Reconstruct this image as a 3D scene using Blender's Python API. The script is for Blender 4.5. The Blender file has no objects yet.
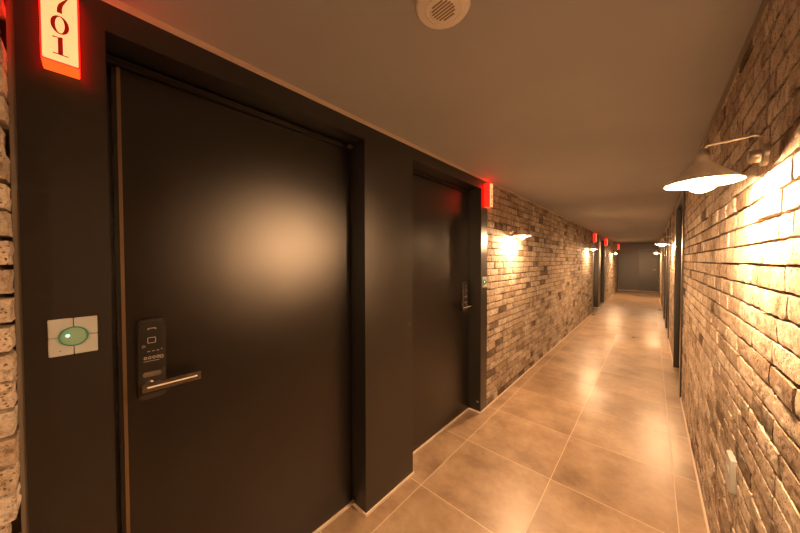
import bpy, bmesh, math, random
from mathutils import Vector, Matrix
random.seed(7)
PI = math.pi
sc = bpy.context.scene
COL = sc.collection

# ------------------------------------------------------------------ materials
def mat(name, col=(.5, .5, .5), rough=.5, metal=0., spec=.5, emit=None, estr=0.):
    m = bpy.data.materials.new(name); m.use_nodes = True
    b = m.node_tree.nodes['Principled BSDF']
    b.inputs['Base Color'].default_value = (*col, 1)
    b.inputs['Roughness'].default_value = rough
    b.inputs['Metallic'].default_value = metal
    b.inputs['Specular IOR Level'].default_value = spec
    if emit:
        b.inputs['Emission Color'].default_value = (*emit, 1)
        b.inputs['Emission Strength'].default_value = estr
    return m

class NT:
    def __init__(s, m):
        s.t = m.node_tree; s.b = s.t.nodes['Principled BSDF']
    def n(s, typ, **kw):
        o = s.t.nodes.new(typ)
        for k, v in kw.items(): setattr(o, k, v)
        return o
    def l(s, a, b): s.t.links.new(a, b)
    def math(s, op, a, b=None, c=None):
        o = s.n('ShaderNodeMath', operation=op)
        for i, v in enumerate((a, b, c)):
            if v is None: continue
            if isinstance(v, (int, float)): o.inputs[i].default_value = v
            else: s.l(v, o.inputs[i])
        return o.outputs[0]
    def noise(s, vec, scale, detail=4, rough=.55):
        o = s.n('ShaderNodeTexNoise'); s.l(vec, o.inputs['Vector'])
        o.inputs['Scale'].default_value = scale; o.inputs['Detail'].default_value = detail
        o.inputs['Roughness'].default_value = rough
        return o.outputs['Fac']
    def ramp(s, fac, stops, interp='LINEAR'):
        o = s.n('ShaderNodeValToRGB'); s.l(fac, o.inputs[0])
        e = o.color_ramp.elements; o.color_ramp.interpolation = interp
        while len(e) < len(stops): e.new(.5)
        for k, (p, c) in zip(e, stops):
            k.position = p; k.color = (*c, 1) if len(c) == 3 else c
        return o.outputs[0]
    def mix(s, fac, a, b, mode='MIX'):
        o = s.n('ShaderNodeMix', data_type='RGBA', blend_type=mode)
        for sock, v in ((o.inputs['Factor'], fac), (o.inputs['A'], a), (o.inputs['B'], b)):
            if isinstance(v, (int, float)): sock.default_value = v
            elif isinstance(v, tuple): sock.default_value = (*v, 1)
            else: s.l(v, sock)
        # RGBA sockets live at indices 6,7
        return o
    def bump(s, h, strength, dist):
        o = s.n('ShaderNodeBump'); s.l(h, o.inputs['Height'])
        o.inputs['Strength'].default_value = strength; o.inputs['Distance'].default_value = dist
        s.l(o.outputs[0], s.b.inputs['Normal'])

def mixrgb(g, fac, a, b, mode='MIX'):
    o = g.n('ShaderNodeMix', data_type='RGBA', blend_type=mode)
    for i, v in ((0, fac), (6, a), (7, b)):
        if isinstance(v, (int, float)): o.inputs[i].default_value = v
        elif isinstance(v, tuple): o.inputs[i].default_value = (*v, 1)
        else: g.l(v, o.inputs[i])
    return o.outputs[2]

def brick_material():
    m = mat('reclaimed_brick', rough=.85, spec=.3); g = NT(m)
    co = g.n('ShaderNodeTexCoord').outputs['Object']
    a = g.n('ShaderNodeAttribute', attribute_name='tone')
    base = g.ramp(a.outputs['Fac'], [(0., (.12, .088, .06)), (.14, (.21, .155, .11)), (.3, (.38, .30, .225)),
                                     (.55, (.49, .40, .315)), (.8, (.58, .495, .40)), (1., (.65, .575, .485))])
    n1 = g.noise(co, 9, 5, .6)
    dirt = g.ramp(n1, [(.33, (.58, .54, .5)), (.47, (.95, .95, .95)), (.66, (1.15, 1.15, 1.15))])
    c = mixrgb(g, 1., base, dirt, 'MULTIPLY')
    n2 = g.noise(co, 34, 5, .72)
    fine = g.ramp(n2, [(.36, (.45, .40, .35)), (.47, (.93, .92, .91)), (.56, (1.05, 1.05, 1.05)), (.7, (1.2, 1.2, 1.2))])
    c = mixrgb(g, 1., c, fine, 'MULTIPLY')
    # lime-wash smears
    n3 = g.noise(co, 5.2, 6, .7)
    wash = g.ramp(n3, [(.53, (0, 0, 0)), (.66, (.5, .5, .5))])
    c = mixrgb(g, wash, c, (.60, .54, .46))
    # pits: small dark holes crowding some bricks, few on others
    n4 = g.noise(co, 11, 2, .5)
    rough_part = g.ramp(n4, [(.42, (0, 0, 0)), (.56, (1, 1, 1))])
    v = g.n('ShaderNodeTexVoronoi'); g.l(co, v.inputs['Vector']); v.inputs['Scale'].default_value = 95
    n5 = g.noise(co, 230, 3, .7)
    pit = g.ramp(g.math('ADD', v.outputs['Distance'], g.math('MULTIPLY', g.math('SUBTRACT', n5, .5), .9)), [(.16, (1, 1, 1)), (.28, (0, 0, 0))])
    pit = g.math('MULTIPLY', pit, g.math('ADD', .18, g.math('MULTIPLY', rough_part, .82)))
    c = mixrgb(g, g.math('MULTIPLY', pit, .92), c, (.085, .055, .032))
    grit = g.ramp(n5, [(.3, (.72, .69, .66)), (.5, (1, 1, 1)), (.72, (1.16, 1.16, 1.16))])
    c = mixrgb(g, 1., c, grit, 'MULTIPLY')
    g.l(c, g.b.inputs['Base Color'])
    h = g.math('SUBTRACT', g.math('ADD', g.math('MULTIPLY', n2, .35), g.math('MULTIPLY', n5, .25)), g.math('MULTIPLY', pit, .8))
    g.bump(h, .8, .0028)
    return m

def mortar_material():
    m = mat('recessed_mortar', rough=.95, spec=.1); g = NT(m)
    co = g.n('ShaderNodeTexCoord').outputs['Object']
    n = g.noise(co, 60, 4)
    g.l(g.ramp(n, [(.3, (.05, .035, .023)), (.7, (.11, .08, .055))]), g.b.inputs['Base Color'])
    g.bump(n, .6, .004)
    return m

TX, TY, TS = -.4775, 1.402, .6045
def tile_material():
    m = mat('stone_floor_tile', rough=.35, spec=.5); g = NT(m)
    co = g.n('ShaderNodeTexCoord').outputs['Object']
    s = g.n('ShaderNodeSeparateXYZ'); g.l(co, s.inputs[0])
    u = g.math('DIVIDE', g.math('SUBTRACT', s.outputs[0], TX), TS)
    v = g.math('DIVIDE', g.math('SUBTRACT', s.outputs[1], TY), TS)
    def edge(w):
        f = g.math('FRACT', w)
        return g.math('MINIMUM', f, g.math('SUBTRACT', 1., f))
    gx = g.math('LESS_THAN', edge(u), .0036); gy = g.math('LESS_THAN', edge(v), .0036)
    grout = g.math('MAXIMUM', gx, gy)
    cell = g.n('ShaderNodeCombineXYZ')
    g.l(g.math('FLOOR', u), cell.inputs[0]); g.l(g.math('FLOOR', v), cell.inputs[1])
    wn = g.n('ShaderNodeTexWhiteNoise', noise_dimensions='3D'); g.l(cell.outputs[0], wn.inputs['Vector'])
    # each tile takes its own piece of the mottling
    off = g.n('ShaderNodeVectorMath', operation='MULTIPLY_ADD')
    g.l(wn.outputs['Color'], off.inputs[0]); off.inputs[1].default_value = (7, 7, 7); g.l(co, off.inputs[2])
    n1 = g.noise(off.outputs[0], 2.6, 6, .62)
    n2 = g.noise(off.outputs[0], 22, 5, .7)
    c = g.ramp(n1, [(.3, (.20, .135, .085)), (.48, (.34, .24, .155)), (.68, (.46, .345, .235))])
    f = g.ramp(n2, [(.3, (.86, .84, .82)), (.7, (1.08, 1.08, 1.08))])
    c = mixrgb(g, 1., c, f, 'MULTIPLY')
    t = g.ramp(wn.outputs['Value'], [(0, (.9, .9, .9)), (1, (1.1, 1.1, 1.1))])
    c = mixrgb(g, 1., c, t, 'MULTIPLY')
    c = mixrgb(g, grout, c, (.66, .53, .40))
    g.l(c, g.b.inputs['Base Color'])
    r = g.math('ADD', g.math('MULTIPLY', n1, .16), g.math('ADD', .21, g.math('MULTIPLY', wn.outputs['Value'], .16)))
    r = g.math('ADD', r, g.math('MULTIPLY', grout, .4))
    g.l(r, g.b.inputs['Roughness'])
    
    return m

def satin_black(name, col, rough, ior):
    """dark powder-coated metal: a dark base under a satin coat whose sheen has short tails (Beckmann)"""
    m = mat(name, col, rough); g = NT(m)
    co = g.n('ShaderNodeTexCoord').outputs['Object']
    n = g.noise(co, 2.2, 4, .6)
    gl = g.n('ShaderNodeBsdfGlossy', distribution='BECKMANN')
    gl.inputs['Color'].default_value = (1, .98, .95, 1)
    g.l(g.math('ADD', g.math('MULTIPLY', n, .03), rough - .015), gl.inputs['Roughness'])
    df = g.n('ShaderNodeBsdfDiffuse'); df.inputs['Color'].default_value = (*col, 1)
    fr = g.n('ShaderNodeFresnel'); fr.inputs['IOR'].default_value = ior
    mx = g.n('ShaderNodeMixShader')
    g.l(fr.outputs[0], mx.inputs[0]); g.l(df.outputs[0], mx.inputs[1]); g.l(gl.outputs[0], mx.inputs[2])
    out = [k for k in g.t.nodes if k.type == 'OUTPUT_MATERIAL'][0]
    g.l(mx.outputs[0], out.inputs['Surface'])
    g.t.nodes.remove(g.b)
    return m

def ceiling_material():
    m = mat('painted_ceiling', (.27, .235, .2), .7, 0, .3); g = NT(m)
    co = g.n('ShaderNodeTexCoord').outputs['Object']
    n = g.noise(co, 1.1, 3)
    g.l(g.ramp(n, [(.3, (.38, .395, .42)), (.7, (.43, .445, .47))]), g.b.inputs['Base Color'])
    g.bump(g.noise(co, 160, 2), .08, .002)
    return m

M = dict(
    brick=brick_material(), mortar=mortar_material(), tile=tile_material(), ceiling=ceiling_material(),
    panel=satin_black('black_metal_panel', (.010, .0095, .009), .46, 1.84),
    leaf=satin_black('black_door_leaf', (.004, .004, .004), .385, 1.80),
    dark=mat('dark_frame', (.012, .010, .009), .4),
    strip=mat('bronze_jamb_strip', (.36, .25, .15), .35, .8),
    caulk=mat('pale_sealant', (.70, .60, .50), .6),
    grey=mat('grey_metal_channel', (.26, .23, .19), .45, .3),
    enamel=mat('cream_enamel', (.66, .60, .50), .35),
    steel=mat('brushed_steel', (.62, .58, .52), .28, 1.),
    chrome=mat('chrome', (.85, .82, .78), .12, 1.),
    lever=mat('dark_chrome', (.36, .31, .25), .22, 1.),
    vent=mat('white_vent_plastic', (.90, .86, .80), .45),
    gloss=mat('gloss_black_plastic', (.012, .011, .010), .28, 0, 1.),
    lockbody=mat('bronze_black_body', (.05, .041, .032), .3, 0., .6),
    icon=mat('printed_icon', (.75, .7, .62), .5),
    white=mat('white_plastic', (.46, .48, .47), .4),
    seam=mat('plate_seam', (.10, .10, .08), .6),
    slot=mat('vent_slot', (.30, .24, .17), .8),
    bulb=mat('lit_bulb', (1, .9, .75), .4, emit=(1., .57, .28), estr=2000.),
    signface=mat('lit_sign_face', (.9, .6, .35), .4, emit=(1., .56, .22), estr=1.0),
    signred=mat('lit_sign_red_housing', (.5, .02, .01), .3, emit=(1., .004, .002), estr=7.),
    signbottom=mat('lit_sign_base', (.6, .1, .03), .3, emit=(1., .11, .012), estr=1.3),
    numeral=mat('red_numeral', (.33, .006, .004), .5, emit=(1., .01, .005), estr=.16),
    greenring=mat('green_lit_ring', (.05, .14, .07), .25, emit=(.06, .42, .16), estr=.16),
    greendome=mat('green_tinted_button', (.24, .34, .24), .10, emit=(.1, .6, .25), estr=.07),
    led=mat('green_led', (.1, 1, .4), .3, emit=(.08, 1., .36), estr=14.),
)

# ------------------------------------------------------------------ mesh helpers
def bx(bm, x0, x1, y0, y1, z0, z1, mi=0):
    x0, x1 = min(x0, x1), max(x0, x1); y0, y1 = min(y0, y1), max(y0, y1); z0, z1 = min(z0, z1), max(z0, z1)
    v = [bm.verts.new(p) for p in ((x0, y0, z0), (x1, y0, z0), (x1, y1, z0), (x0, y1, z0), (x0, y0, z1), (x1, y0, z1), (x1, y1, z1), (x0, y1, z1))]
    for f in ((3, 2, 1, 0), (4, 5, 6, 7), (0, 1, 5, 4), (1, 2, 6, 5), (2, 3, 7, 6), (3, 0, 4, 7)):
        fc = bm.faces.new([v[i] for i in f]); fc.material_index = mi
    return v

def prism(bm, pts, w0, w1, f, smooth=False):
    """2-D outline pts (counter-clockwise) swept from w0 to w1; f(u, v, w) gives the place"""
    a = [bm.verts.new(f(u, v, w0)) for u, v in pts]; b = [bm.verts.new(f(u, v, w1)) for u, v in pts]
    bm.faces.new(list(reversed(a))); bm.faces.new(b)
    n = len(pts)
    for i in range(n):
        bm.faces.new((a[i], a[(i + 1) % n], b[(i + 1) % n], b[i]))

def ring(bm, outer, inner, w0, w1, f):
    n = len(outer)
    O0 = [bm.verts.new(f(*p, w0)) for p in outer]; O1 = [bm.verts.new(f(*p, w1)) for p in outer]
    I0 = [bm.verts.new(f(*p, w0)) for p in inner]; I1 = [bm.verts.new(f(*p, w1)) for p in inner]
    for i in range(n):
        j = (i + 1) % n
        bm.faces.new((O0[i], O0[j], O1[j], O1[i])); bm.faces.new((I0[j], I0[i], I1[i], I1[j]))
        bm.faces.new((O1[i], O1[j], I1[j], I1[i])); bm.faces.new((O0[j], O0[i], I0[i], I0[j]))

def rrect(u0, u1, v0, v1, r, n=5):
    out = []
    for cx, cy, a0 in ((u1 - r, v0 + r, -90), (u1 - r, v1 - r, 0), (u0 + r, v1 - r, 90), (u0 + r, v0 + r, 180)):
        for i in range(n + 1):
            a = math.radians(a0 + 90 * i / n); out.append((cx + r * math.cos(a), cy + r * math.sin(a)))
    return out

def ell(cu, cv, ru, rv, n=28):
    return [(cu + ru * math.cos(2 * PI * i / n), cv + rv * math.sin(2 * PI * i / n)) for i in range(n)]

def lathe(bm, prof, f, n=40, caps=True):
    """prof: (radius, w) list; f(u, v, w) gives the place"""
    rings = []
    for r, w in prof:
        rings.append([bm.verts.new(f(r * math.cos(2 * PI * i / n), r * math.sin(2 * PI * i / n), w)) for i in range(n)])
    for a, b in zip(rings, rings[1:]):
        for i in range(n):
            j = (i + 1) % n; bm.faces.new((a[i], a[j], b[j], b[i]))
    if caps:
        bm.faces.new(list(reversed(rings[0]))); bm.faces.new(rings[-1])

def tube(bm, pts, r, n=12):
    pts = [Vector(p) for p in pts]; rings = []
    side = None
    for i, p in enumerate(pts):
        t = (pts[min(i + 1, len(pts) - 1)] - pts[max(i - 1, 0)]).normalized()
        if side is None:
            side = t.orthogonal().normalized()
        side = (side - t * side.dot(t)).normalized(); up = t.cross(side)
        rings.append([bm.verts.new(p + (side * math.cos(2 * PI * k / n) + up * math.sin(2 * PI * k / n)) * r) for k in range(n)])
    for a, b in zip(rings, rings[1:]):
        for k in range(n):
            j = (k + 1) % n; bm.faces.new((a[k], a[j], b[j], b[k]))
    bm.faces.new(list(reversed(rings[0]))); bm.faces.new(rings[-1])

def obj(name, bm, m, parent=None, smooth=False, bevel=0., kind=None, label=None, cat=None, group=None, plabel=None):
    bmesh.ops.recalc_face_normals(bm, faces=bm.faces)
    if bevel:
        es = [e for e in bm.edges if len(e.link_faces) == 2 and e.calc_face_angle(0) > .6]
        bmesh.ops.bevel(bm, geom=es, offset=bevel, segments=2, affect='EDGES', clamp_overlap=True)
    me = bpy.data.meshes.new(name); bm.to_mesh(me); bm.free()
    for k in (m if isinstance(m, (list, tuple)) else [m]): me.materials.append(k)
    if smooth:
        for p in me.polygons: p.use_smooth = True
        try: me.set_sharp_from_angle(angle=math.radians(38))
        except Exception: pass
    o = bpy.data.objects.new(name, me); COL.objects.link(o)
    if parent is not None: o.parent = parent
    if kind: o['kind'] = kind
    if label or plabel: o['label'] = label or plabel
    if cat: o['category'] = cat
    if group: o['group'] = group
    return o

def thing(name, label, cat, loc=(0, 0, 0), group=None, kind=None):
    o = bpy.data.objects.new(name, None); COL.objects.link(o); o.location = loc
    o.empty_display_size = .05
    o['label'] = label; o['category'] = cat
    if group: o['group'] = group
    if kind: o['kind'] = kind
    return o

def dup(root, loc, label, mirror_z=None):
    r = root.copy(); COL.objects.link(r); r.location = loc; r['label'] = label
    if mirror_z is not None: r.rotation_euler.z = mirror_z
    for ch in list(root.children):
        c = ch.copy(); COL.objects.link(c); c.parent = r
        for g_ in ch.children:
            d = g_.copy(); COL.objects.link(d); d.parent = c
    return r

BM = bmesh.new

# ------------------------------------------------------------------ measures
CEIL = 2.207
XL, XR = -1.180, .246          # left panel/brick face, right brick face
RD = .125                      # how far the doors are set back
END, REAR = 17.21, -1.9
PAIRS_L = [(-.115, 2.571), (9.12, 11.81)]

# ------------------------------------------------------------------ floor, ceiling
b = BM(); bx(b, -1.55, .65, REAR - .15, END + .15, -.12, 0)
obj('floor', b, M['tile'], kind='structure', label='glossy brown-grey stone tile corridor floor with pale grout lines', cat='floor')
b = BM(); bx(b, -1.55, .65, REAR - .15, END + .15, CEIL, CEIL + .12)
obj('ceiling', b, M['ceiling'], kind='structure', label='low flat taupe painted corridor ceiling', cat='ceiling')

# ------------------------------------------------------------------ brick walls
PZ, PYL = .0675, .205
def brick_segments(b, tone, xf, sgn, y0, y1, near, depth=.03, rag0=False, rag1=False):
    """bricks facing +x (sgn=1) or -x (sgn=-1) between y0 and y1; near(y) says how finely to cut a brick"""
    nz = int(math.ceil(CEIL / PZ))
    for k in range(nz):
        z0 = .012 + k * PZ; z1 = min(z0 + PZ - .0095, CEIL - .001)
        if z1 - z0 < .012: continue
        y = y0 - (PYL * .5 if k % 2 else 0) - random.uniform(0, .02)
        while y < y1 - .004:
            ln = PYL + random.uniform(-.022, .018)
            if random.random() < .13: ln *= .55
            a, c = max(y, y0), min(y + ln - .0055, y1)
            y += ln
            if c - a < .018: continue
            if rag1 and c > y1 - .1: c = y1 - random.uniform(0, .008)
            one_brick(b, tone, xf, sgn, a, c, z0 + random.uniform(-.002, .002), z1 + random.uniform(-.002, .002), near((a + c) / 2), depth)

def one_brick(b, tone, xf, sgn, y0, y1, z0, z1, lod, depth):
    t = random.random()
    t = random.uniform(.0, .28) if t < .09 else random.uniform(.3, .72) if t < .66 else random.uniform(.7, 1.)
    p = max(-.003, min(.003, random.gauss(0, .0011))); tl = random.gauss(0, .0011)
    if y1 - y0 < .14: p *= .4; tl *= .4
    tz = random.gauss(0, .010)
    ny, nz = ((11, 5), (4, 2), (2, 1))[lod]
    L = y1 - y0
    if L < .12: ny = max(2, ny // 2)
    g = []
    for i in range(ny + 1):
        row = []
        for j in range(nz + 1):
            u, v = i / ny, j / nz
            yy, zz = y0 + u * L, z0 + v * (z1 - z0)
            x = p + tl * (u - .5) * 2 + tz * (zz - (z0 + z1) / 2)
            if lod == 0: x += random.gauss(0, .0004)
            on = (i in (0, ny)) + (j in (0, nz))
            if on:
                x -= .0009 * on
                w = .0016 if lod < 2 else .001
                if i in (0, ny): yy += random.uniform(-w, w) * (1 if lod else 1.3)
                if j in (0, nz): zz += random.uniform(-w, w) * (1 if lod else 1.3)
            if lod == 0 and on == 2 and random.random() < .12: x -= random.uniform(.001, .004)
            row.append(b.verts.new((xf + sgn * x, yy, zz)))
        g.append(row)
    F = []
    for i in range(ny):
        for j in range(nz):
            q = (g[i][j], g[i + 1][j], g[i + 1][j + 1], g[i][j + 1])
            F.append(b.faces.new(q if sgn > 0 else q[::-1]))
    # sides run back into the mortar bed
    loop = [g[i][0] for i in range(ny)] + [g[ny][j] for j in range(nz)] + [g[i][nz] for i in range(ny, 0, -1)] + [g[0][j] for j in range(nz, 0, -1)]
    back = [b.verts.new((xf - sgn * depth, v.co.y, v.co.z)) for v in loop]
    n = len(loop)
    for i in range(n):
        q = (loop[i], back[i], back[(i + 1) % n], loop[(i + 1) % n])
        F.append(b.faces.new(q if sgn > 0 else q[::-1]))
    for f in F: f[tone] = t; f.smooth = False

def brick_wall(name, label, segs, sgn, near):
    b = BM(); tone = b.faces.layers.float.new('tone')
    for xf, y0, y1, depth in segs:
        brick_segments(b, tone, xf, sgn, y0, y1, near, depth=max(depth, .03))
        d = depth if depth > .05 else .019
        n0 = len(b.faces)
        bx(b, xf - sgn * d, xf - sgn * (d + .2), y0, y1, 0, CEIL, 1)
    me = bpy.data.meshes.new(name); b.to_mesh(me); b.free()
    me.materials.append(M['brick']); me.materials.append(M['mortar'])
    o = bpy.data.objects.new(name, me); COL.objects.link(o)
    o['kind'] = 'structure'; o['label'] = label; o['category'] = 'wall'
    return o

def nearL(y): return 0 if 2.5 < y < 4.6 or -.6 < y < 0 else 1 if y < 8 else 2
def nearR(y): return 0 if .5 < y < 3.2 else 1 if y < 6 else 2
brick_wall('wall_left', 'left corridor wall of reclaimed tan bricks between black door surrounds',
           [(-1.125, REAR, -.127, .075), (XL, 2.572, 9.12, .0), (XL, 11.81, 16.3, .0)], 1, nearL)
R_OPEN = [(4.09, 5.36, [(4.21, 5.24)]), (7.03, 9.55, [(7.15, 8.14), (8.44, 9.43)]), (14.4, 15.64, [(14.52, 15.52)])]
brick_wall('wall_right', 'right corridor wall of pale weathered bricks lit by wall lamps',
           [(XR, REAR, 4.09, 0), (XR, 5.36, 7.03, 0), (XR, 9.55, 14.4, 0), (XR, 15.64, END, 0)], -1, nearR)

b = BM(); bx(b, -1.55, .65, END, END + .12, 0, CEIL)
obj('wall_end', b, M['panel'], kind='structure', label='dark panelled wall closing the far end of the corridor', cat='wall')
b = BM(); bx(b, -1.55, .65, REAR - .12, REAR, 0, CEIL)
obj('wall_rear', b, M['ceiling'], kind='structure', label='plain wall behind the camera closing the corridor', cat='wall')

# ------------------------------------------------------------------ black door surrounds (panelling) and doors
TOPZ = 2.105
def surround(n, label, xf, sgn, y0, y1, openings):
    """sgn=+1: face looks to +x (left wall). openings: list of (y0, y1)"""
    b = BM(); back = xf - sgn * (RD + .06)
    ys = [y0] + [v for o in openings for v in o] + [y1]
    for i in range(0, len(ys), 2):
        bx(b, xf, back, ys[i], ys[i + 1], 0, CEIL - .02)
    for o in openings:
        bx(b, xf, back, o[0], o[1], TOPZ, CEIL - .02)
    bx(b, back, back - sgn * .05, y0, y1, 0, CEIL)
    return obj('trim_%d' % n, b, M['panel'], kind='structure', label=label, cat='door surround')

surround(1, 'black metal panelling around the two nearest doors on the left', XL, 1, -.115, 2.571, [(.042, 1.022), (1.438, 2.44)])
surround(2, 'black metal panelling around the two far doors on the left', XL, 1, 9.12, 11.81, [(9.28, 10.26), (10.67, 11.65)])
surround(3, 'black metal panelling at the far left corner by the end wall', XL, 1, 16.3, END, [(16.46, 17.1)])
for k, (n, lab) in enumerate(((4, 'black metal frame panelling of the nearest door on the right'),
                              (5, 'black metal panelling around the middle pair of doors on the right'),
                              (6, 'black metal frame panelling of the farthest door on the right'))):
    a, c, o = R_OPEN[k]
    surround(n, lab, XR - .012, -1, a, c, o)

def door(n, label, xf, sgn, y0, y1, lock_at, detail=True, lock=True):
    """leaf set back RD from the face; lock_at = +1 or -1: the side (along y) the lock sits on"""
    xd = xf - sgn * RD
    r = thing('door_%d' % n, label, 'door', (xd, (y0 + y1) / 2, 0), kind='structure')
    X = lambda x: sgn * x                     # depth towards the corridor
    h = (y1 - y0) / 2
    b = BM(); bx(b, X(0), X(-.045), -h + .016, h - .006, .012, 2.072)
    leaf = obj('door_leaf', b, M['leaf'], r, bevel=.002)
    if detail:
        # slim bronze edge on the lock side, shadow gap beyond it
        s = lock_at
        if s < 0:
          b = BM(); e = -h + .016
          bx(b, X(-.002), X(.004), e - s * .011, e - s * .020, .012, 2.072)
          obj('edge_strip', b, M['strip'], leaf, plabel='thin bronze strip down the lock side of the door')
        else:
            # small steel catch low on the return beside the lock edge
            b = BM(); bx(b, X(.086), X(.108), h - .006, h, .094, .110)
            obj('floor_catch', b, M['steel'], r, bevel=.0015, plabel='small steel catch near the floor')
        # top stop bar across the head of the opening
        b = BM(); bx(b, X(-.045), X(.012), -h + .004, h - .004, 2.076, 2.1)
        obj('head_stop', b, M['dark'], r, bevel=.003)
        # pivot hinges at the corner away from the lock
        for z, nm in ((2.088, 'top'), (.03, 'bottom')):
            b = BM(); yy = -s * (h - .018)
            bx(b, X(.012), X(.030), yy - .016, yy + .016, z - .006, z + .006)
            bx(b, X(.018), X(.030), yy - .006, yy + .006, z - .012, z + .012)
            obj('pivot_hinge', b, M['steel'], r, bevel=.002)
    b = BM(); bx(b, X(.0), X(.012), -h, h, 0, .011)
    obj('threshold_strip', b, M['caulk'], r, plabel='pale sealant line under the door')
    if lock:
        door_lock(r, sgn, h, lock_at)
    return r

def door_lock(r, sgn, h, s):
    """keypad lock with a lever; u runs along +y, v is height, w comes out of the door"""
    c = s * (h - .098)                        # centre of the lock body
    f = lambda u, v, w: (sgn * w, c + u * (-s), v)     # mirrored so the lever always points away from the edge
    W, z0, z1 = .037, .962, 1.238
    b = BM(); prism(b, rrect(-W, W, z0, z1, .016, 6), 0, .022, f)
    body = obj('lock_body', b, M['lockbody'], r, bevel=.003, smooth=True, plabel='dark bronze keypad lock body')
    b = BM(); prism(b, rrect(-W + .004, W - .004, 1.062, z1 - .005, .012, 6), .022, .0245, f)
    obj('keypad_face', b, M['gloss'], body, plabel='glossy black touch face of the lock')
    # printed marks: logo bar, card outline, ring, key rows
    q = .0246; e = .0252
    b = BM()
    prism(b, rrect(-.010, .012, 1.207, 1.2095, .0008, 2), q, e, f)
    prism(b, rrect(-.010, -.007, 1.203, 1.2095, .0008, 2), q, e, f)
    prism(b, rrect(.009, .012, 1.203, 1.2095, .0008, 2), q, e, f)
    ring(b, rrect(-.011, .011, 1.157, 1.177, .003, 4), rrect(-.0092, .0092, 1.1588, 1.1752, .002, 4), q, e, f)
    ring(b, ell(-.021, 1.148, .0042, .0042, 18), ell(-.021, 1.148, .003, .003, 18), q, e, f)
    for i in range(3): prism(b, rrect(-.012 + i * .012, -.0045 + i * .012, 1.128, 1.1296, .0005, 2), q, e, f)
    prism(b, ell(.026, 1.132, .0014, .0014, 10), q, e, f)
    for i in range(4): ring(b, ell(-.017 + i * .011, 1.107, .0042, .005, 14), ell(-.017 + i * .011, 1.107, .0026, .0034, 14), q, e, f)
    prism(b, rrect(-.022, .020, 1.095, 1.0962, .0004, 2), q, e, f)
    ring(b, rrect(.022, .030, 1.10, 1.11, .001, 2), rrect(.0232, .0288, 1.1012, 1.1088, .0008, 2), q, e, f)
    obj('printed_icons', b, M['icon'], body, plabel='small pale printed icons on the lock face')
    b = BM(); prism(b, rrect(-.024, .024, 1.041, 1.057, .006, 5), .022, .0235, f)
    obj('card_slot', b, M['steel'], body, plabel='oval metallic badge above the lever')
    # lever
    b = BM()
    lathe(b, [(.012, .022), (.012, .030), (.009, .032), (.009, .058)], lambda u, v, w: f(-.008 + u, 1.018 + v, w), 24)
    obj('lever_hub', b, M['steel'], body, smooth=True)
    b = BM(); prism(b, rrect(-.030, .132, 1.002, 1.031, .003, 3), .052, .066, f)
    obj('lever_handle', b, M['lever'], body, bevel=.002, plabel='polished chrome lever handle')
    b = BM(); prism(b, rrect(-.018, .120, 1.0155, 1.0205, .002, 3), .066, .0672, f)
    obj('lever_inlay', b, M['icon'], body, plabel='pale line inlaid along the lever')

door(1, 'nearest black door on the left, with keypad lock and chrome lever', XL, 1, .042, 1.022, -1)
door(2, 'second black door on the left, just before the brick wall', XL, 1, 1.438, 2.44, 1)
door(3, 'third black door on the left, first of the far pair', XL, 1, 9.28, 10.26, -1)
door(4, 'fourth black door on the left, second of the far pair', XL, 1, 10.67, 11.65, 1)
door(5, 'last black door on the left, beside the end wall', XL, 1, 16.46, 17.1, -1, lock=False)
XRF = XR - .012
door(6, 'nearest recessed black door in the right brick wall', XRF, -1, 4.21, 5.24, -1)
door(7, 'second recessed black door on the right, past the second right lamp', XRF, -1, 7.15, 8.14, -1)
door(8, 'third recessed black door on the right, second of its pair', XRF, -1, 8.44, 9.43, 1)
door(9, 'last recessed black door on the right near the end wall', XRF, -1, 14.52, 15.52, -1)
# door in the end wall
r = thing('door_10', 'dark glossy door in the end wall facing down the corridor', 'door', (-.12, END, 0), kind='structure')
b = BM(); bx(b, -.33, .33, -.012, 0, .012, 1.93); obj('door_leaf', b, M['leaf'], r, bevel=.002)
b = BM()
bx(b, -.37, -.335, -.03, 0, 0, 1.97); bx(b, .335, .36, -.03, 0, 0, 1.97); bx(b, -.335, .335, -.03, 0, 1.935, 1.97)
obj('door_frame', b, M['panel'], r, bevel=.002)
b = BM(); tube(b, [(.26, -.012, 1.0), (.26, -.05, 1.0), (.17, -.05, 1.0)], .009)
obj('lever_handle', b, M['steel'], r, smooth=True)

# ------------------------------------------------------------------ base sealant lines and ceiling trim
b = BM(); t, hh = .008, .014
bx(b, XL, XL + t, 2.571, 9.12, 0, hh); bx(b, XL, XL + t, 11.81, 16.3, 0, hh)
for y0, y1, ops in ((-.115, 2.571, [(.042, 1.022), (1.438, 2.44)]), (9.12, 11.81, [(9.28, 10.26), (10.67, 11.65)])):
    ys = [y0] + [v for o in ops for v in o] + [y1]
    for i in range(0, len(ys), 2): bx(b, XL, XL + t, ys[i], ys[i + 1], 0, hh)
    for o in ops:
        bx(b, XL - RD + .012, XL + t, o[1] - t, o[1], 0, hh); bx(b, XL - RD + .012, XL + t, o[0], o[0] + t, 0, hh)
bx(b, -1.115, -1.107, REAR, -.122, 0, hh)
obj('baseboard_left', b, M['caulk'], kind='structure', label='thin pale sealant line along the foot of the left wall', cat='baseboard')
b = BM()
for y0, y1 in ((REAR, 4.09), (5.36, 7.03), (9.55, 14.4), (15.64, END)): bx(b, XR - .010, XR, y0, y1, 0, hh)
obj('baseboard_right', b, M['caulk'], kind='structure', label='thin pale sealant line along the foot of the right wall', cat='baseboard')
b = BM(); bx(b, -1.55, .65, END - .012, END, 0, .02)
obj('baseboard_end', b, M['caulk'], kind='structure', label='pale strip along the foot of the end wall', cat='baseboard')
b = BM()
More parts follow.
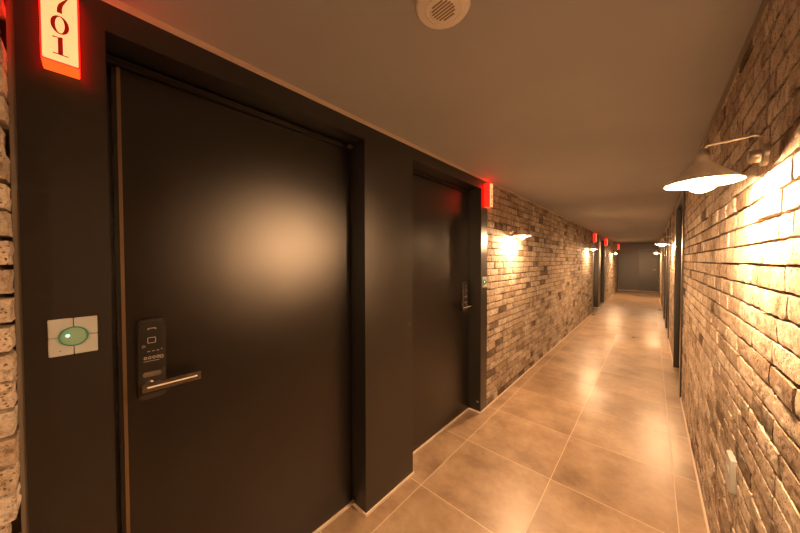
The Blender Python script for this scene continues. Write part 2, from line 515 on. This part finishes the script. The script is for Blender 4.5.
for y0, y1 in PAIRS_L + [(16.3, END)]:
    bx(b, XL - .05, XL + .003, y0, y1, CEIL - .018, CEIL)
    bx(b, XL - .05, XL + .0015, y0, y1, CEIL - .021, CEIL - .018)
for y0, y1 in ((2.571, 9.12), (11.81, 16.3)): bx(b, XL - .01, XL + .006, y0, y1, CEIL - .009, CEIL)
obj('trim_7', b, M['caulk'], kind='structure', label='pale trim line between left wall and ceiling', cat='trim')
b = BM()
bx(b, XR - .012, XR + .01, REAR, END, CEIL - .010, CEIL)
obj('trim_8', b, M['grey'], kind='structure', label='narrow trim line between right wall and ceiling', cat='trim')
b = BM(); bx(b, -1.30, -1.184, -.1265, -.1155, 0, CEIL)
obj('trim_9', b, M['grey'], kind='structure', label='grey metal channel between near left bricks and black panel', cat='trim')

# ------------------------------------------------------------------ number signs
def fl(u, v, w): return (w, u, v)             # left wall: u along +y, v up, w towards the corridor
def digit(d, cu, cv, hgt, w0, w1):
    """serif numeral centred on (cu, cv), hgt tall; vertices relative to the sign"""
    b = BM(); k = hgt
    P = lambda pts: [(cu + x * k, cv + y * k) for x, y in pts]
    if d == '0':
        ring(b, P(ell(0, 0, .34, .5, 36)), P(ell(0, 0, .175, .46, 36)), w0, w1, fl)
    elif d == '1':
        prism(b, P([(-.09, -.45), (.09, -.45), (.09, .5), (.02, .5), (-.09, .44)]), w0, w1, fl)
        prism(b, P([(-.29, -.5), (.29, -.5), (.29, -.455), (-.29, -.455)]), w0, w1, fl)
        prism(b, P([(-.29, .40), (-.09, .44), (-.09, .475), (-.29, .45)]), w0, w1, fl)
    elif d == '7':
        prism(b, P([(-.31, .5), (-.31, .26), (-.27, .26), (-.22, .36), (-.10, .38), (.21, .38), (.33, .44), (.33, .5)]), w0, w1, fl)
        L = [(.30, .45), (.12, .22), (-.03, -.02), (-.09, -.26), (-.10, -.5)]
        Rr = [(.10, -.5), (.09, -.25), (.14, .0), (.22, .2), (.33, .47)]
        prism(b, P(L + Rr), w0, w1, fl)
    elif d == '2':
        n = 14; out = []; inn = []
        for i in range(n + 1):
            a = math.radians(170 - 215 * i / n)
            out.append((.30 * math.cos(a), .22 + .28 * math.sin(a)))
            th = .05 + .11 * max(0, math.cos(a))
            inn.append(((.30 - th) * math.cos(a), .22 + (.28 - .05) * math.sin(a)))
        out += [(-.12, -.33)]; inn += [(-.30, -.42)]
        for i in range(len(out) - 1):
            prism(b, P([out[i], out[i + 1], inn[i + 1], inn[i]]), w0, w1, fl)
        prism(b, P([(-.31, -.5), (.31, -.5), (.33, -.28), (.28, -.28), (.24, -.37), (-.24, -.37), (-.31, -.42)]), w0, w1, fl)
    return b

def sign(label, y, text):
    W, Z0, Z1, D = .032, 1.940, 2.160, .056
    r = thing('room_number_sign', label, 'sign', (XL, y, 0), group='red lit room number signs')
    b = BM(); prism(b, rrect(-W, W, Z0 + .003, Z1, .003, 3), .0, D, fl)
    obj('housing', b, M['signred'], r, plabel='glowing red box of the sign')
    b = BM(); prism(b, rrect(-W + .001, W - .001, Z0, Z0 + .003, .001, 2), .001, D - .001, fl)
    obj('base_cap', b, M['signbottom'], r, plabel='orange lit underside of the sign')
    b = BM(); prism(b, rrect(-W + .0025, W - .0025, Z0 + .006, Z1 - .004, .002, 3), D, D + .002, fl)
    fp = obj('face_panel', b, M['signface'], r, plabel='cream orange lit face of the sign')
    if text:
        for i, ch in enumerate(text):
            obj('numeral', digit(ch, .0, 2.0895 - i * .0525, .0445, D + .0022, D + .004), M['numeral'], fp, plabel='dark red numeral ' + ch)
    return r
sign('red lit vertical sign reading 701 left of the nearest door', -.0395, '701')
sign('small red lit sign between the second left door and the brick wall', 2.53, '702')
sign('first red lit sign of the far left door pair, above the second left lamp', 9.2, '')
sign('red lit sign past the far left door pair', 11.73, '')
sign('farthest red lit sign, beside the end wall', 16.38, '')

# ------------------------------------------------------------------ doorbell plates
def bell(label, y):
    r = thing('doorbell_plate', label, 'doorbell', (XL, y, 1.235), group='square doorbell plates')
    g = .0008
    for su in (-1, 1):
        for sv in (-1, 1):
            b = BM(); a, c = sorted((su * g, su * .0445)); d, e = sorted((sv * g, sv * .0495))
            bx(b, 0, .007, a, c, d, e)
            obj('touch_tile', b, M['white'], r, bevel=.0012)
    b = BM(); bx(b, 0, .004, -.043, .043, -.048, .048); obj('backing', b, M['seam'], r)
    b = BM(); ring(b, ell(0, 0, .0275, .0265, 36), ell(0, 0, .0245, .0235, 36), .0, .0105, fl)
    obj('button_ring', b, M['greenring'], r, smooth=True, plabel='green glowing ring around the button')
    b = BM()
    lathe(b, [(.0245, .0), (.0245, .008), (.019, .0105), (.010, .0120), (.001, .0125)], fl, 36)
    bt = obj('button', b, M['greendome'], r, smooth=True, plabel='domed button tinted green')
    b = BM(); lathe(b, [(.0030, .009), (.0030, .0128), (.001, .0135)], lambda u, v, w: fl(-.0105 + u, .0035 + v, w), 16)
    obj('led', b, M['led'], bt, plabel='bright green led')
    b = BM(); prism(b, [(-.0265, -.0375), (-.0225, -.0375), (-.0245, -.0345)], .0070, .0074, fl)
    obj('printed_mark', b, M['seam'], r, plabel='small dark printed triangle')
    return r
bell('pale square doorbell plate with green lit button beside the nearest door', -.0315)
bell('small doorbell plate on the black strip below the second red sign', 2.503)

# ------------------------------------------------------------------ ceiling vent
r = thing('ceiling_vent', 'round cream slotted vent on the ceiling near the top of the picture', 'vent', (-.474, .722, CEIL))
up = lambda u, v, w: (u, v, -w)
b = BM(); lathe(b, [(.0805, 0), (.0805, .006), (.076, .012), (.054, .017), (.0535, .0145), (.0505, .0145), (.050, .0185), (.040, .021), (.039, .019), (.001, .019)], up, 56)
obj('cover', b, M['vent'], r, smooth=True)
b = BM(); ca = math.radians(-3)
for i in range(-3, 4):
    o_ = i * .0098; L = math.sqrt(max(0, .0355 ** 2 - o_ ** 2)) - .001
    if L < .006: continue
    f = lambda u, v, w: (u * math.cos(ca) - v * math.sin(ca), u * math.sin(ca) + v * math.cos(ca), -w)
    prism(b, rrect(-L, L, o_ - .0029, o_ + .0029, .0024, 3), .0188, .0196, f)
obj('slots', b, M['slot'], r, plabel='dark slots of the vent')

# ------------------------------------------------------------------ wall outlet
r = thing('wall_outlet', 'small pale outlet box low on the right brick wall', 'outlet', (XR, 1.65, .62))
fr = lambda u, v, w: (-w, -u, v)
b = BM(); prism(b, rrect(-.042, .042, -.066, .066, .007, 4), -.012, .015, fr); obj('box', b, M['white'], r, bevel=.003, smooth=True)
b = BM(); prism(b, ell(0, .0, .022, .022, 24), .015, .0165, fr); obj('socket_face', b, M['white'], r, smooth=True)
b = BM()
for s in (-1, 1): prism(b, ell(s * .0095, 0, .0026, .0026, 12), .0165, .0169, fr)
obj('pin_hole', b, M['seam'], r)

# ------------------------------------------------------------------ wall lamps
RB = .09
def sconce_root(label):
    """origin at the wall on the level of the brim; +x points into the corridor; shade centre .128 out"""
    r = thing('wall_lamp', label, 'wall lamp', (0, 0, 0), group='hat shaded wall lamps')
    cx = .128
    f = lambda u, v, w: (cx + u, v, w)
    b = BM()
    prof = [(.016, .084), (.018, .079), (.020, .066), (.027, .058), (.047, .038), (.068, .018), (RB, .0), (RB + .001, -.0025), (RB - .002, -.0025),
            (.066, .0155), (.045, .035), (.025, .054), (.016, .058)]
    lathe(b, prof, f, 56, caps=False)
    obj('shade', b, M['enamel'], r, smooth=True, plabel='flared cream hat shaped shade')
    b = BM(); lathe(b, [(.0155, .052), (.0155, .096), (.012, .103), (.005, .105)], f, 28)
    cap = obj('socket_cap', b, M['steel'], r, smooth=True)
    b = BM(); n = 14; pr = []
    for i in range(n + 1):
        a = math.radians(90 - 180 * i / n)
        pr.append((max(.0008, .038 * math.cos(a)), .006 + .037 * math.sin(a)))
    pr = [(.011, .053), (.011, .042)] + pr[2:]
    lathe(b, pr, f, 28)
    obj('bulb', b, M['bulb'], cap, smooth=True, plabel='glowing warm white bulb')
    b = BM()
    tube(b, [(cx, 0, .102), (cx - .003, 0, .112), (cx - .012, 0, .1165), (.06, 0, .119), (.028, 0, .121), (.016, 0, .118), (.011, 0, .108), (.011, 0, .075)], .0035, 10)
    obj('rod_arm', b, M['steel'], r, smooth=True, plabel='thin metal rod carrying the shade')
    b = BM(); lathe(b, [(.032, -.012), (.032, .006), (.030, .010), (.019, .012), (.019, .030), (.016, .034), (.004, .035)], lambda u, v, w: (w, u, .058 + v), 36)
    obj('wall_mount', b, M['steel'], r, smooth=True, plabel='round metal wall mount of the lamp')
    return r
ZB = 1.690
lampR = sconce_root('nearest wall lamp, glaring on the right brick wall')
lampR.location = (XR, 1.33, ZB); lampR.rotation_euler.z = PI
dup(lampR, (XR, 6.1, ZB), 'second wall lamp on the right, between two recessed doors')
dup(lampR, (XR, 13.4, ZB), 'farthest wall lamp on the right brick wall')
dup(lampR, (XL, 3.15, ZB + .015), 'nearest wall lamp on the left brick wall, past the second red sign', 0)
dup(lampR, (XL, 8.15, ZB + .015), 'middle wall lamp on the left, beside the far door pair', 0)
dup(lampR, (XL, 13.8, ZB + .015), 'farthest wall lamp on the left, near the end wall', 0)
dup(lampR, (XR, -1.55, ZB), 'added unseen fill lamp on the right bricks behind the camera', PI)  # extra lamp out of view, added to brighten the near end of the corridor

# ------------------------------------------------------------------ world, camera, view
w = bpy.data.worlds.new('world'); sc.world = w; w.use_nodes = True
w.node_tree.nodes['Background'].inputs[0].default_value = (.02, .015, .01, 1)
w.node_tree.nodes['Background'].inputs[1].default_value = .2

f, yaw, pitch, roll, H = 279.61, .73264, -.02116, -.0016, 1.44
cy, sy = math.cos(yaw), math.sin(yaw)
F = Vector((-sy * math.cos(pitch), cy * math.cos(pitch), math.sin(pitch))); R = Vector((cy, sy, 0)); U = R.cross(F)
R2 = R * math.cos(roll) + U * math.sin(roll); U2 = -R * math.sin(roll) + U * math.cos(roll)
cam = bpy.data.cameras.new('camera'); co = bpy.data.objects.new('camera', cam); COL.objects.link(co)
m = Matrix((R2, U2, -F)).transposed().to_4x4(); m.translation = (0, 0, H)
co.matrix_world = m
cam.sensor_width = 36; cam.sensor_fit = 'HORIZONTAL'; cam.lens = f / 800 * 36; cam.clip_start = .02
sc.camera = co
sc.view_settings.view_transform = 'Standard'; sc.view_settings.look = 'None'
sc.view_settings.gamma = 1; sc.view_settings.use_curve_mapping = False
sc.view_settings.exposure = -.02
sc.cycles.max_bounces = 12; sc.cycles.diffuse_bounces = 8; sc.cycles.glossy_bounces = 6
